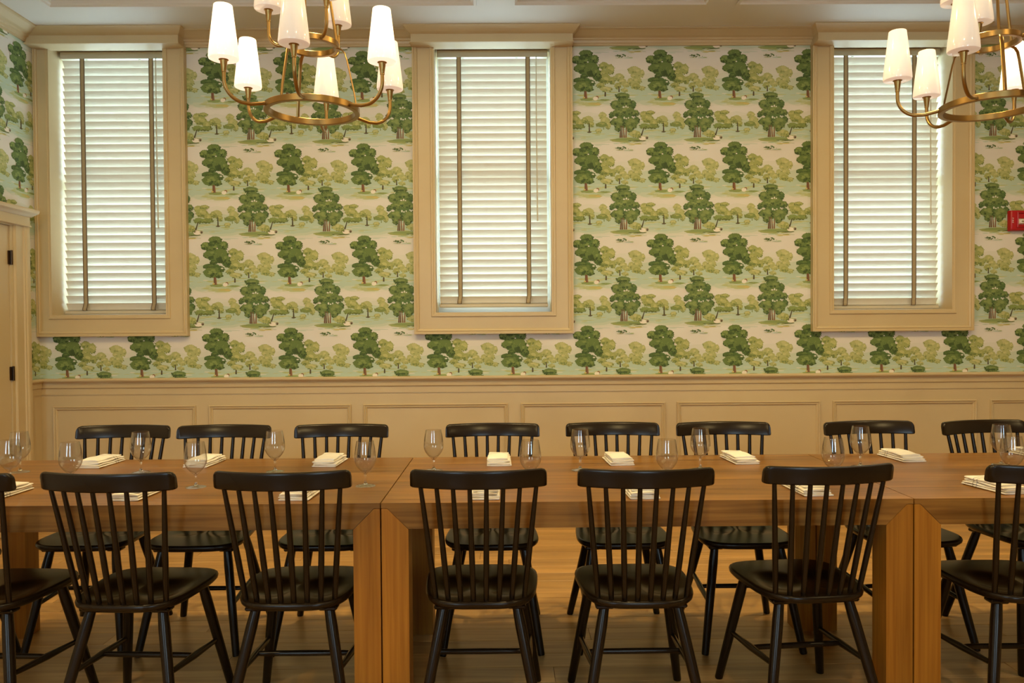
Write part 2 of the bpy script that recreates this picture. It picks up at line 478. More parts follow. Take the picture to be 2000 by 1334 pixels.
class Print:
    """flat printed motif of one repeat, in units of 1/921 of its width, y down"""
    def __init__(s, seed):
        s.r = np.random.default_rng(seed); s.tri = []; s.col = []; s.lay = []; s.k = 0

    def poly(s, cx, cy, xs, ys, col):
        s.k += 1
        n = len(xs); c = np.array([cx, cy]); p = np.stack([xs, ys], 1); q = np.roll(p, -1, 0)
        t = np.stack([np.repeat(c[None], n, 0), p, q], 1)
        s.tri.append(t); s.col.append(np.repeat(np.asarray(col)[None], n, 0)); s.lay.append(np.full(n, s.k))

    def ell(s, cx, cy, rx, ry, col, n=18, wob=0.05):
        a = np.linspace(0, 2 * np.pi, n, endpoint=False); k = 1 + s.r.uniform(-wob, wob, n)
        s.poly(cx, cy, cx + rx * k * np.cos(a), cy + ry * k * np.sin(a), col)

    def blob(s, cx, cy, rx, ry, col, lobe=26.0, depth=0.14, pts=4):
        n = max(5, int(round(np.pi * (rx + ry) / lobe)))
        m = n * pts; a = np.linspace(0, 2 * np.pi, m, endpoint=False) + s.r.uniform(0, 6)
        amp = np.repeat(s.r.uniform(0.4, 1.3, n), pts); off = np.repeat(s.r.uniform(-0.07, 0.07, n), pts)
        ph = np.tile(np.linspace(0, np.pi, pts, endpoint=False), n)
        d = min(0.4, depth * 40 / (rx + ry) * 2)
        k = 1 - d + d * amp * np.sin(ph) + off * 0.7
        s.poly(cx, cy, cx + rx * k * np.cos(a), cy + ry * k * np.sin(a), col)

    def clump(s, cx, cy, rx, ry, dark, mid, light, sub=4, tuft=7, lobe=22.0):
        tuft = int(tuft * 1.5)
        s.blob(cx, cy, rx, ry, mid, lobe)
        for j in range(sub):
            ang = s.r.uniform(0, 2 * np.pi); q = s.r.uniform(0.2, 0.62)
            x = cx + rx * q * np.cos(ang); y = cy + ry * q * np.sin(ang)
            if np.sin(ang) > 0.1:
                c = dark * s.r.uniform(0.9, 1.2)
                s.blob(x, y + ry * 0.2, rx * s.r.uniform(0.2, 0.40), ry * s.r.uniform(0.22, 0.38), c, 20, pts=3)
            else:
                c = light * s.r.uniform(0.92, 1.08)
                s.blob(x, y, rx * s.r.uniform(0.25, 0.45), ry * s.r.uniform(0.22, 0.36), c, 24, pts=3)
        for j in range(6 if rx * ry > 2400 else 3):
            ang = s.r.uniform(0, 2 * np.pi); q = s.r.uniform(0.1, 0.8)
            c = (dark * 1.25 if np.sin(ang) > -0.2 else light) * s.r.uniform(0.85, 1.15)
            s.ell(cx + rx * q * np.cos(ang), cy + ry * q * np.sin(ang), s.r.uniform(4, 9), s.r.uniform(3.5, 7), c, 5, 0.35)
        for j in range(tuft):
            ang = s.r.uniform(-0.35, np.pi + 0.35); q = s.r.uniform(0.82, 1.04)
            c = (dark if s.r.random() < 0.65 else mid) * s.r.uniform(0.9, 1.15)
            s.ell(cx + rx * q * np.cos(ang), cy + ry * q * np.sin(ang), s.r.uniform(6, 12), s.r.uniform(5, 9), c, 6, 0.3)

    def trunk(s, x0, y0, x1, y1, w0, w1, col):
        xs = np.array([x0 - w0 / 2, x0 + w0 / 2, x1 + w1 / 2 + 3, x1 + w1 / 2, x1 - w1 / 2, x1 - w1 / 2 - 3])
        ys = np.array([y0, y0, y1 + 3, y1, y1, y1 + 3])
        s.poly((x0 + x1) / 2, (y0 + y1) / 2, xs, ys, col)

    def strokes(s, cx, cy, rx, ry, cols, n, ln=(30, 90), th=(2.5, 7)):
        for j in range(n):
            a = s.r.uniform(0, 2 * np.pi); q = np.sqrt(s.r.random())
            s.ell(cx + rx * q * np.cos(a), cy + ry * q * np.sin(a), s.r.uniform(*ln), s.r.uniform(*th), cols[s.r.integers(len(cols))], 9, 0.2)


CREAM = np.array([0.715, 0.685, 0.62]); MINT = np.array([0.46, 0.575, 0.45]); MINT2 = np.array([0.54, 0.605, 0.47]); MINT3 = np.array([0.64, 0.645, 0.54])
OLV = np.array([0.41, 0.455, 0.16]); OLV2 = np.array([0.50, 0.53, 0.25]); YEL = np.array([0.60, 0.47, 0.16]); SHD = np.array([0.20, 0.26, 0.09])
GD = (np.array([0.046, 0.082, 0.020]), np.array([0.130, 0.195, 0.050]), np.array([0.215, 0.285, 0.080]))
GB = (np.array([0.050, 0.090, 0.027]), np.array([0.145, 0.210, 0.062]), np.array([0.225, 0.290, 0.090]))
GL = (np.array([0.160, 0.210, 0.060]), np.array([0.345, 0.375, 0.125]), np.array([0.460, 0.465, 0.180]))
GP = (np.array([0.250, 0.290, 0.100]), np.array([0.420, 0.440, 0.175]), np.array([0.520, 0.510, 0.225]))
BRN = np.array([0.17, 0.080, 0.038]); DBR = np.array([0.07, 0.055, 0.025]); WHT = np.array([0.80, 0.74, 0.64])
T = Print(11)
# soft washes of ground behind both rows
for (y0, y1, c) in [(400, 850, MINT3 * 0.5 + CREAM * 0.5), (450, 830, MINT3), (520, 812, MINT2), (600, 780, MINT),
                    (930, 1310, MINT3 * 0.5 + CREAM * 0.5), (975, 1288, MINT3), (1020, 1272, MINT2), (1080, 1245, MINT)]:
    xx = np.linspace(0, 921, 25); ph = T.r.uniform(0, 6); sg = np.sin(xx / 921 * 2 * np.pi * 2 + ph) * 14 + np.sin(xx / 921 * 2 * np.pi * 5 + ph * 2) * 5
    T.k += 1
    ya, yb = y0 + sg, y1 + np.roll(sg, 7)
    for q in range(9):
        ra, rb = ya + (yb - ya) * q / 9, ya + (yb - ya) * (q + 1) / 9
        for i in range(24):
            p4 = np.array([(xx[i], ra[i]), (xx[i + 1], ra[i + 1]), (xx[i + 1], rb[i + 1]), (xx[i], rb[i])])
            T.tri.append(p4[[[0, 1, 2], [0, 2, 3]]]); T.col.append(np.repeat(c[None], 2, 0)); T.lay.append(np.full(2, T.k))
T.strokes(460, 720, 430, 60, [MINT, OLV2, MINT2, OLV, OLV2, MINT3], 60)
T.strokes(300, 800, 190, 40, [OLV2, OLV, MINT2], 22)
T.strokes(700, 780, 200, 18, [CREAM, MINT3], 10)
T.ell(320, 815, 125, 24, OLV2 * 0.95, 20); T.ell(350, 812, 80, 14, (OLV + YEL) / 2, 16); T.ell(395, 818, 38, 8, YEL, 12)
T.ell(255, 757, 88, 18, SHD * 1.25, 16, 0.15); T.ell(470, 768, 82, 13, SHD * 1.4, 14, 0.15)
T.strokes(480, 765, 80, 12, [SHD, OLV], 6, (20, 50), (2, 4))
T.strokes(950, 1190, 440, 55, [MINT, OLV2, MINT2, OLV, OLV2, MINT3], 60)
T.ell(770, 1262, 215, 27, OLV * 0.8, 22, 0.1); T.ell(760, 1252, 170, 16, SHD * 1.2, 18, 0.12); T.ell(880, 1272, 110, 9, SHD * 0.6, 14, 0.1)
T.strokes(790, 1300, 190, 24, [OLV, OLV2, MINT, SHD * 1.3], 20, (20, 60), (2, 5)); T.ell(860, 1312, 90, 6, YEL, 12)
T.strokes(1351, 1320, 90, 12, [MINT, MINT2 * 0.9], 5, (40, 90), (2, 4))
# cottage and arch
T.ell(947, 1240, 48, 26, WHT, 12); T.ell(918, 1222, 22, 20, WHT * 0.8, 9); T.ell(915, 1226, 12, 13, DBR * 3, 8); T.ell(1000, 1234, 20, 18, np.array([0.34, 0.27, 0.18]), 9); T.ell(1003, 1238, 10, 14, DBR, 7)
T.ell(362, 748, 28, 24, WHT, 10); T.ell(385, 735, 20, 22, BRN * 1.5, 9); T.ell(378, 745, 18, 20, WHT, 9)
# pale far trees
for (x, y, rx, ry) in [(845, 405, 84, 56), (868, 470, 72, 40), (800, 545, 40, 55), (884, 530, 58, 46), (862, 592, 58, 46), (940, 622, 44, 30), (935, 440, 40, 50)]:
    T.clump(x, y, rx, ry, *GP, 4, 5)
T.clump(866, 596, 50, 40, *GL, 4, 5)
for (x, y, rx, ry) in [(660, 490, 64, 54), (705, 545, 52, 46), (745, 582, 40, 36), (722, 645, 48, 28)]:
    T.clump(x, y, rx, ry, *GP, 4, 5)
T.clump(640, 592, 40, 40, *GL); T.trunk(657, 600, 657, 668, 9, 12, DBR)
for (x, y, rx, ry) in [(470, 345, 62, 50), (548, 388, 54, 66), (468, 440, 60, 50)]:
    T.clump(x, y, rx, ry, *GL)
for (x, y, rx, ry) in [(478, 510, 92, 60), (572, 528, 42, 50), (428, 586, 56, 34)]:
    T.clump(x, y, rx, ry, *GL, 5, 7)
T.trunk(487, 640, 485, 722, 16, 14, DBR * 1.2); T.clump(500, 632, 80, 34, GL[0], GP[1], GP[2], 4, 8)
# the oak
T.blob(255, 330, 120, 150, GD[0] * 1.9, 30); T.blob(225, 560, 90, 80, GD[0] * 1.9, 30)
T.trunk(238, 640, 243, 748, 30, 34, BRN); T.ell(222, 735, 16, 10, YEL, 8); T.trunk(250, 650, 256, 748, 8, 10, BRN * 1.5)
for (x, y, rx, ry) in [(170, 520, 82, 34), (292, 556, 70, 46), (388, 474, 50, 62)]:
    T.clump(x, y, rx, ry, GD[0], GD[0] * 1.7, GD[1], 4, 10)
for (x, y, rx, ry) in [(140, 268, 74, 52), (246, 192, 84, 46), (358, 262, 50, 58), (215, 290, 70, 55), (196, 378, 102, 56), (318, 392, 98, 92), (380, 430, 46, 52), (196, 596, 100, 66), (292, 622, 48, 42)]:
    T.clump(x, y, rx, ry, *GD, 5, 10)
T.clump(205, 240, 44, 30, GD[0], GD[0] * 1.4, GD[1], 3, 6); T.clump(225, 470, 50, 30, GD[0], GD[0] * 1.4, GD[1], 3, 6)
T.ell(272, 298, 10, 9, CREAM, 6); T.ell(320, 500, 16, 12, CREAM, 6); T.ell(112, 330, 22, 8, CREAM, 6); T.ell(330, 545, 18, 10, MINT3, 6); T.ell(96, 480, 18, 9, MINT3, 6)
# right-hand companions of the slender tree
for (x, y, rx, ry) in [(1372, 958, 50, 46), (1402, 1022, 60, 52), (1440, 1070, 36, 58)]:
    T.clump(x, y, rx, ry, *GP, 4, 5)
T.clump(1362, 1070, 72, 34, GL[0], GL[0] * 1.25, GL[1], 3, 4); T.clump(1322, 1142, 44, 28, *GP, 4, 6); T.trunk(1385, 1090, 1385, 1130, 5, 6, SHD)
T.clump(1196, 1010, 64, 50, *GP, 4, 5); T.clump(1150, 1016, 36, 42, *GL); T.clump(1232, 1064, 38, 36, *GL, 3, 7); T.trunk(1206, 1050, 1208, 1166, 9, 13, DBR); T.ell(1208, 1162, 26, 9, DBR * 1.5, 9, 0.3)
for (x, y, rx, ry) in [(975, 950, 62, 46), (1042, 925, 56, 30), (1010, 1000, 78, 56), (1090, 1060, 50, 60)]:
    T.clump(x, y, rx, ry, *GL, 5, 7)
T.clump(1065, 1094, 84, 30, GL[0] * 0.8, GL[0] * 1.3, GL[1], 4, 8); T.clump(970, 1090, 62, 36, GL[0] * 0.8, GL[0] * 1.4, GL[1], 3, 10)
T.trunk(962, 1110, 930, 1208, 10, 12, DBR)
T.clump(842, 1182, 66, 46, *GP, 4, 6); T.clump(888, 1192, 36, 44, *GL, 3, 6)
# the slender tree
T.blob(720, 880, 125, 150, GB[0] * 1.9, 30); T.blob(720, 1030, 120, 80, GB[0] * 1.9, 28)
for (x, xx) in [(676, 668), (688, 690), (706, 718), (744, 740)]:
    T.trunk(x, 1080, xx, 1232, 8, 11, BRN * (1.3 if x > 700 else 0.8))
for (x, y, rx, ry) in [(872, 1018, 38, 48), (720, 1030, 66, 56), (576, 1040, 30, 32), (650, 840, 40, 36), (824, 822, 46, 56), (565, 950, 34, 40)]:
    T.clump(x, y, rx, ry, GB[0], GB[0] * 1.7, GB[1], 4, 9)
for (x, y, rx, ry) in [(700, 718, 92, 44), (618, 828, 68, 62), (730, 798, 82, 48), (742, 896, 96, 56), (640, 930, 78, 44), (858, 930, 48, 42), (636, 1036, 80, 60), (806, 1056, 82, 70), (640, 1112, 34, 46), (790, 1116, 46, 44)]:
    T.clump(x, y, rx, ry, *GB, 5, 11)
T.ell(712, 856, 16, 9, CREAM, 6); T.ell(742, 848, 10, 14, CREAM, 6); T.ell(766, 858, 9, 8, CREAM, 6); T.ell(720, 988, 12, 16, MINT3, 6); T.ell(745, 998, 12, 10, MINT3, 6); T.ell(772, 988, 9, 12, MINT3, 6); T.ell(610, 985, 20, 10, CREAM, 6)
for j in range(26):
    T.ell(690 + T.r.normal(0, 34), 1362 + T.r.normal(0, 10), T.r.uniform(5, 12), T.r.uniform(4, 9), GD[0] * T.r.uniform(1, 2.4), 6, 0.3)
T.strokes(730, 1385, 80, 12, [MINT, OLV], 8, (20, 50), (2, 4))

TRI = np.concatenate(T.tri); TCOL = np.concatenate(T.col); TLAY = np.concatenate(T.lay)
UNIT = 0.53 / 921; TW, TH = 0.53, 0.53 * 1137 / 921


def print_on(name, parent, u0, u1, z0, z1, au, az, place, holes=()):
    """repeat the motif over a wall; place(u, depth, z) arrays -> xyz"""
    out_p = []; out_c = []
    U = TRI[:, :, 0] * UNIT; Z = -TRI[:, :, 1] * UNIT
    for i in range(int((u0 - au) / TW) - 3, int((u1 - au) / TW) + 2):
        for j in range(int((z0 - az) / TH) - 1, int((z1 - az) / TH) + 4):
            u = U + au + i * TW; z = Z + az + j * TH
            uc = u.mean(1); zc_ = z.mean(1)
            ok = (uc > u0) & (uc < u1) & (zc_ > z0) & (zc_ < z1)
            for (a, b, c, d) in holes:
                ok &= ~((uc > a) & (uc < b) & (zc_ > c) & (zc_ < d))
            if not ok.any():
                continue
            dep = np.repeat((0.0003 + TLAY[ok] * 2.2e-6)[:, None], 3, 1)
            out_p.append(np.stack(place(np.maximum(u[ok], u0 - 0.02), dep, z[ok]), -1)); out_c.append(np.repeat(TCOL[ok][:, None, :], 3, 1))
    P = np.concatenate(out_p).reshape(-1, 3).astype(np.float32); C = np.concatenate(out_c).reshape(-1, 3).astype(np.float32)
    n = len(P); me = bpy.data.meshes.new(name)
    me.vertices.add(n); me.vertices.foreach_set('co', P.ravel())
    me.loops.add(n); me.loops.foreach_set('vertex_index', np.arange(n, dtype=np.int32))
    me.polygons.add(n // 3); me.polygons.foreach_set('loop_start', np.arange(0, n, 3, dtype=np.int32))
    me.update(calc_edges=True)
    at = me.attributes.new('ink', 'FLOAT_COLOR', 'POINT')
    at.data.foreach_set('color', np.concatenate([C, np.ones((n, 1), np.float32)], 1).ravel())
    me.materials.append(PRINT)
    o = link(name, me, parent); o['kind'] = 'stuff'
    return o


print_on('wallpaper_print', wall_back, XL, XR, 0.95, 3.39, 0.967, 2.757, lambda u, d, z: (u, YW - d, z),
         [(a - 0.07, b + 0.07, WZ0 - 0.07, 3.6) for a, b in WIN])
print_on('wallpaper_print', wall_left, 4.2, YW, 0.95, 3.39, 5.16, 2.757, lambda u, d, z: (XL + d, u, z), [(4.0, 5.22, 0, 2.12)])


# ------------------------------------------------------------------ windows
def make_window(n, x0, x1, lscale, label):
    root = empty('window_%d' % n, ((x0 + x1) / 2, YW, WZ0))
    tag(root, label, 'window', kind='structure')
    ox, oz = (x0 + x1) / 2, WZ0
    hw = (x1 - x0) / 2; hz = WZ1 - WZ0
    P = lambda x, h, z: (x, -h, z)
    # jamb lining
    t = 0.012
    j = MB().box(-hw, -hw + t, -0.035, 0.30, 0, hz).box(hw - t, hw, -0.035, 0.30, 0, hz).box(-hw + t, hw - t, -0.035, 0.30, hz - t, hz)
    j.build('jamb', PAINT, root)
    MB().box(-hw + t, hw - t, -0.035, 0.30, 0, 0.012).build('stool', PAINT, root)
    prof = [(-0.012, 0.036), (0.000, 0.036), (0.004, 0.040), (0.016, 0.040), (0.020, 0.031), (0.104, 0.031), (0.108, 0.040), (0.118, 0.044), (0.124, 0.040), (0.128, 0.040), (0.132, 0.046), (0.142, 0.046), (0.142, 0.0)]
    MB().frame(-hw, hw, 0, CAPZ - WZ0 + 0.03, prof, P, 'lrb', lscale, 0.0).build('casing', PAINT, root)
    # head: soffit, fascia, crown
    e0 = hw + 0.145; el = hw + 0.145 * lscale
    hc = CAPZ - WZ0
    lev = [(hc - 0.0, 0.13, -0.01), (hc + 0.002, 0.138, 0.0), (hc + 0.010, 0.138, 0.0), (hc + 0.010, 0.130, -0.006), (hc + 0.060, 0.130, -0.006), (hc + 0.064, 0.138, 0.0), (hc + 0.070, 0.150, 0.010),
           (hc + 0.082, 0.168, 0.022), (hc + 0.094, 0.188, 0.034), (hc + 0.098, 0.196, 0.040), (CZ - oz - 0.0005, 0.196, 0.040)]
    vs = []; fs = []
    for (z, p, e) in lev:
        el_ = min(el + e, (ox - XL) - 0.002) if n == 1 else el + e
        vs += [(-el_, 0, z), (-el_, -p, z), (e0 + e, -p, z), (e0 + e, 0, z)]
    for i in range(len(lev) - 1):
        for k in range(3):
            fs.append((i * 4 + k, i * 4 + k + 1, i * 4 + k + 5, i * 4 + k + 4))
    fs.append((0, 3, 2, 1)); e = (len(lev) - 1) * 4; fs.append((e, e + 1, e + 2, e + 3))
    MB().add(vs, fs).build('head_cap', PAINT, root)
    # sashes and panes
    s = MB(); a = hw - t
    for (za, zb, y) in ((0.012, hz / 2 + 0.02, 0.215), (hz / 2 - 0.02, hz - t, 0.245)):
        s.box(-a, -a + 0.05, y, y + 0.03, za, zb).box(a - 0.05, a, y, y + 0.03, za, zb).box(-a + 0.05, a - 0.05, y, y + 0.03, za, za + 0.07).box(-a + 0.05, a - 0.05, y, y + 0.03, zb - 0.045, zb)
    s.build('sash', SASH, root)
    MB().box(-a + 0.049, a - 0.049, 0.228, 0.231, 0.06, hz / 2).build('pane', PANE, root)
    MB().box(-a + 0.049, a - 0.049, 0.258, 0.261, hz / 2 + 0.04, hz - 0.05).build('pane', PANE, root)
    return root


make_window(1, *WIN[0], 0.66, 'tall beige-cased window in the corner beside the door')
make_window(2, *WIN[1], 1.0, 'tall beige-cased window in the middle of the papered wall')
make_window(3, *WIN[2], 1.0, 'tall beige-cased window nearest the red fire alarm')


# ------------------------------------------------------------------ blinds
def make_blind(x0, x1, label, wand_len, tapes, zb=0.085):
    g = 0.012; a, b = x0 + g + 0.018, x1 - g - 0.022
    hw = (b - a) / 2; cx = (a + b) / 2; YB = YW + 0.125
    top = WZ1 - WZ0 - 0.016
    root = empty('window_blind', (cx, YB, WZ0))
    tag(root, label, 'blind', 'wooden blinds in the tall windows')
    MB().cbox(-hw - 0.008, hw + 0.008, -0.032, 0.030, top - 0.050, top, 0.003).build('headrail', RAILM, root)
    br = MB().cbox(-hw - 0.003, hw + 0.003, -0.030, 0.026, zb - 0.022, zb + 0.004, 0.005).build('bottom_rail', RAILM, root)
    pitch = 0.0535; W = 0.0650; tilt = math.radians(59)
    n = int((top - 0.078 - (zb + 0.030)) / pitch)
    # slat: room edge up; gently crowned section
    sec = []
    for i in range(5):
        q = -0.5 + i / 4
        sec.append((q * W, 0.0022 * (1 - 4 * q * q)))
    pts = [(y, z + 0.0014) for y, z in sec] + [(y, z - 0.0014) for y, z in reversed(sec)]
    ca, sa = math.cos(tilt), math.sin(tilt)
    rot = [(-(y * ca) + z * sa, y * sa + z * ca) for y, z in pts]        # room side (-y) goes up
    me = MB().prism(rot, 0, -hw, hw).mesh('slat', 40); me.materials.append(SLAT)
    zs = []
    for i in range(n + 1):
        z = zb + 0.030 + (top - 0.086 - zb - 0.030) * i / n
        zs.append(z); o = link('slat', me, root, (0, 0, z)); o.rotation_euler = (rnd.uniform(-0.02, 0.02), 0, 0)
    # a couple of slats stacked on the bottom rail
    mf = MB().cbox(-hw, hw, -0.030, 0.030, -0.0015, 0.0015, 0.0006).mesh('slat'); mf.materials.append(SLAT)
    for k in range(2):
        o = link('slat', mf, root, (0, 0, zb + 0.0075 + k * 0.005))
    for tx in tapes:
        x = tx - cx; tw = 0.0155
        path = [(-0.040, top - 0.052), (-0.041, top - 0.4), (-0.0405, 0.6), (-0.040, zb + 0.12), (-0.0385, zb + 0.06), (-0.041, zb + 0.035), (-0.046, zb + 0.020), (-0.045, zb + 0.008), (-0.036, zb + 0.004)]
        dx = [0, 0, 0, 0, 0, -0.004, -0.006, -0.007, -0.007]
        vs = []; fs = []
        for (y, z), d_ in zip(path, dx):
            vs += [(x + d_ - tw, y, z), (x + d_ + tw, y, z), (x + d_ + tw, y + 0.0016, z), (x + d_ - tw, y + 0.0016, z)]
        for i in range(len(path) - 1):
            for k in range(4):
                fs.append((i * 4 + k, i * 4 + (k + 1) % 4, (i + 1) * 4 + (k + 1) % 4, (i + 1) * 4 + k))
        fs += [(0, 1, 2, 3), tuple((len(path) - 1) * 4 + k for k in (3, 2, 1, 0))]
        tp = MB().add(vs, fs).build('ladder_tape', TAPE, root)
        for s in (-1, 1):
            vs2 = []; fs2 = []
            for (y, z), d_ in zip(path, dx):
                c = x + d_ + s * (tw - 0.002)
                vs2 += [(c - 0.0028, y - 0.0008, z), (c + 0.0028, y - 0.0008, z), (c + 0.0028, y + 0.002, z), (c - 0.0028, y + 0.002, z)]
            for i in range(len(path) - 1):
                for k in range(4):
                    fs2.append((i * 4 + k, i * 4 + (k + 1) % 4, (i + 1) * 4 + (k + 1) % 4, (i + 1) * 4 + k))
            fs2 += [(0, 1, 2, 3), tuple((len(path) - 1) * 4 + k for k in (3, 2, 1, 0))]
            MB().add(vs2, fs2).build('tape_border', TAPEEDGE, tp)
    wx = hw - 0.075
    MB().tube([(wx, -0.050, top - 0.060), (wx, -0.052, top - 0.060 - wand_len * 0.5), (wx + 0.003, -0.052, top - 0.060 - wand_len)], [0.0035, 0.0042, 0.0052], 8).build('tilt_wand', RAILM, root, 40)
    MB().tube([(wx, -0.030, top - 0.048), (wx, -0.048, top - 0.052), (wx, -0.050, top - 0.075)], 0.0018, 6).build('wand_hook', HINGE, root, 40)
    for hx in (-hw * 0.55, hw * 0.45):
        MB().cbox(hx - 0.010, hx + 0.010, -0.012, 0.012, top - 0.054, top - 0.050, 0.001).build('cord_guide', RAILM, root)
    MB().tube([(0.0, -0.031, zb - 0.008), (0.0, -0.0335, zb - 0.008)], 0.007, 10).build('rail_button', RAILM, root, 40)
    return root


PXW = 5.585 / 1500
make_blind(*WIN[0], 'white slatted blind with tan tapes in the corner window beside the door', 1.22, [(172 - 989) * PXW, (304.5 - 989) * PXW], 0.040)
make_blind(*WIN[1], 'white slatted blind with tan tapes in the middle window', 1.18, [(900 - 989) * PXW, (1034 - 989) * PXW], 0.072)
make_blind(*WIN[2], 'white slatted blind with tan tapes in the window by the fire alarm', 1.22, [(1654 - 989) * PXW, (1788 - 989) * PXW], 0.040)

# ------------------------------------------------------------------ door in the side wall
door = empty('door_1', (XL, 4.7, 0))
tag(door, 'beige painted door with bronze hinges at the far left edge', 'door', kind='structure')
D1 = 5.125 - 4.7; D0 = D1 - 0.86; DH = 2.05
P = lambda y, h, z: (h, y, z)
leaf = MB().box(0.004, 0.030, D0, D1, 0.008, DH).build('door_leaf', DOORPAINT, door)
for (za, zb_) in ((0.2, 0.78), (0.98, 1.9)):
    for (ya, yb) in ((D0 + 0.12, D0 + 0.40), (D0 + 0.47, D0 + 0.74)):
        MB().frame(ya, yb, za, zb_, [(0, 0.030), (0, 0.036), (-0.012, 0.038), (-0.022, 0.031)], P).build('panel_moulding', DOORPAINT, leaf)
MB().box(0.0, 0.040, D1 + 0.003, D1 + 0.030, 0, DH + 0.03).box(0.0, 0.040, D0 - 0.03, D0 - 0.003, 0, DH + 0.03).box(0, 0.040, D0 - 0.003, D1 + 0.003, DH + 0.003, DH + 0.03).build('jamb', PAINT, door)
cas = [(0.030, 0.0), (0.030, 0.044), (0.036, 0.052), (0.044, 0.046), (0.048, 0.050), (0.118, 0.050), (0.124, 0.058), (0.134, 0.058), (0.140, 0.064), (0.150, 0.066), (0.172, 0.066), (0.176, 0.060), (0.176, 0.0)]
MB().frame(D0, D1, 0.18, DH + 0.016, cas, P, 'lr', 1.0, 0.0).build('casing', PAINT, door)
vs = []; fs = []
lev = [(DH + 0.010, 0.052, 0.0), (DH + 0.014, 0.074, 0.006), (DH + 0.022, 0.074, 0.006), (DH + 0.022, 0.066, 0.0), (DH + 0.078, 0.066, 0.0), (DH + 0.082, 0.076, 0.008), (DH + 0.094, 0.090, 0.020), (DH + 0.106, 0.108, 0.034), (DH + 0.120, 0.112, 0.036), (DH + 0.130, 0.112, 0.036)]
for (z, p, e) in lev:
    vs += [(0, D0 - 0.176 - e, z), (p, D0 - 0.176 - e, z), (p, D1 + 0.176 + e, z), (0, D1 + 0.176 + e, z)]
for i in range(len(lev) - 1):
    for k in range(3):
        fs.append((i * 4 + k, i * 4 + k + 1, i * 4 + k + 5, i * 4 + k + 4))
fs.append((0, 3, 2, 1)); e = (len(lev) - 1) * 4; fs.append((e, e + 1, e + 2, e + 3))
MB().add(vs, fs).build('head_cap', PAINT, door)
for z in (0.32, 1.07, 1.84):
    h = MB().box(0.030, 0.043, D1 - 0.012, D1 + 0.016, z - 0.045, z + 0.045)
    h.tube([(0.047, D1 + 0.002, z - 0.048), (0.047, D1 + 0.002, z + 0.048)], 0.008, 10)
    h.build('hinge', HINGE, door)

# ------------------------------------------------------------------ tables
TZ = 0.767; TH_ = 0.087; TY0, TY1 = 2.551, 3.461; LW = 0.090


def make_table(x0, x1, label):
    root = empty('dining_table', ((x0 + x1) / 2, (TY0 + TY1) / 2, 0))
    tag(root, label, 'table', 'wooden dining tables pushed end to end')
    h = (x1 - x0) / 2 - 0.0012; d = (TY1 - TY0) / 2
    s1, s2 = 0.017, 0.020
    poly = [(-h, TZ), (h, TZ), (h, TZ - s1), (h - s2, TZ - s1), (h - LW, TZ - TH_), (-h + LW, TZ - TH_), (-h + s2, TZ - s1), (-h, TZ - s1)]
    nb = 5; wb_ = 2 * d / nb
    for i in range(nb):
        ya = -d + i * wb_; g = 0.0003
        m = MB().prism(poly, 1, ya + (0 if i == 0 else g), ya + wb_ - (0 if i == nb - 1 else g))
        m.build('top_board', TOPWOOD, root)
    ld = 0.10; gp = 0.0018
    for sx in (-1, 1):
        prof = [(sx * (h - LW), 0), (sx * (h - 0.0006), 0), (sx * (h - 0.0006), TZ - s1 - gp), (sx * (h - s2), TZ - s1 - gp), (sx * (h - LW), TZ - TH_ - gp)]
        for (ya, yb) in ((-d, -d + ld), (d - ld, d)):
            MB().prism(prof, 1, ya + 0.0008, yb - 0.0008).build('leg', LEGWOOD, root)
    return root


make_table(-2.205, -0.4240, 'brown wooden dining table at the door end of the row')
make_table(-0.4225, 1.3590, 'brown wooden dining table in the middle of the row')
make_table(1.3605, 3.1420, 'brown wooden dining table at the fire alarm end of the row')


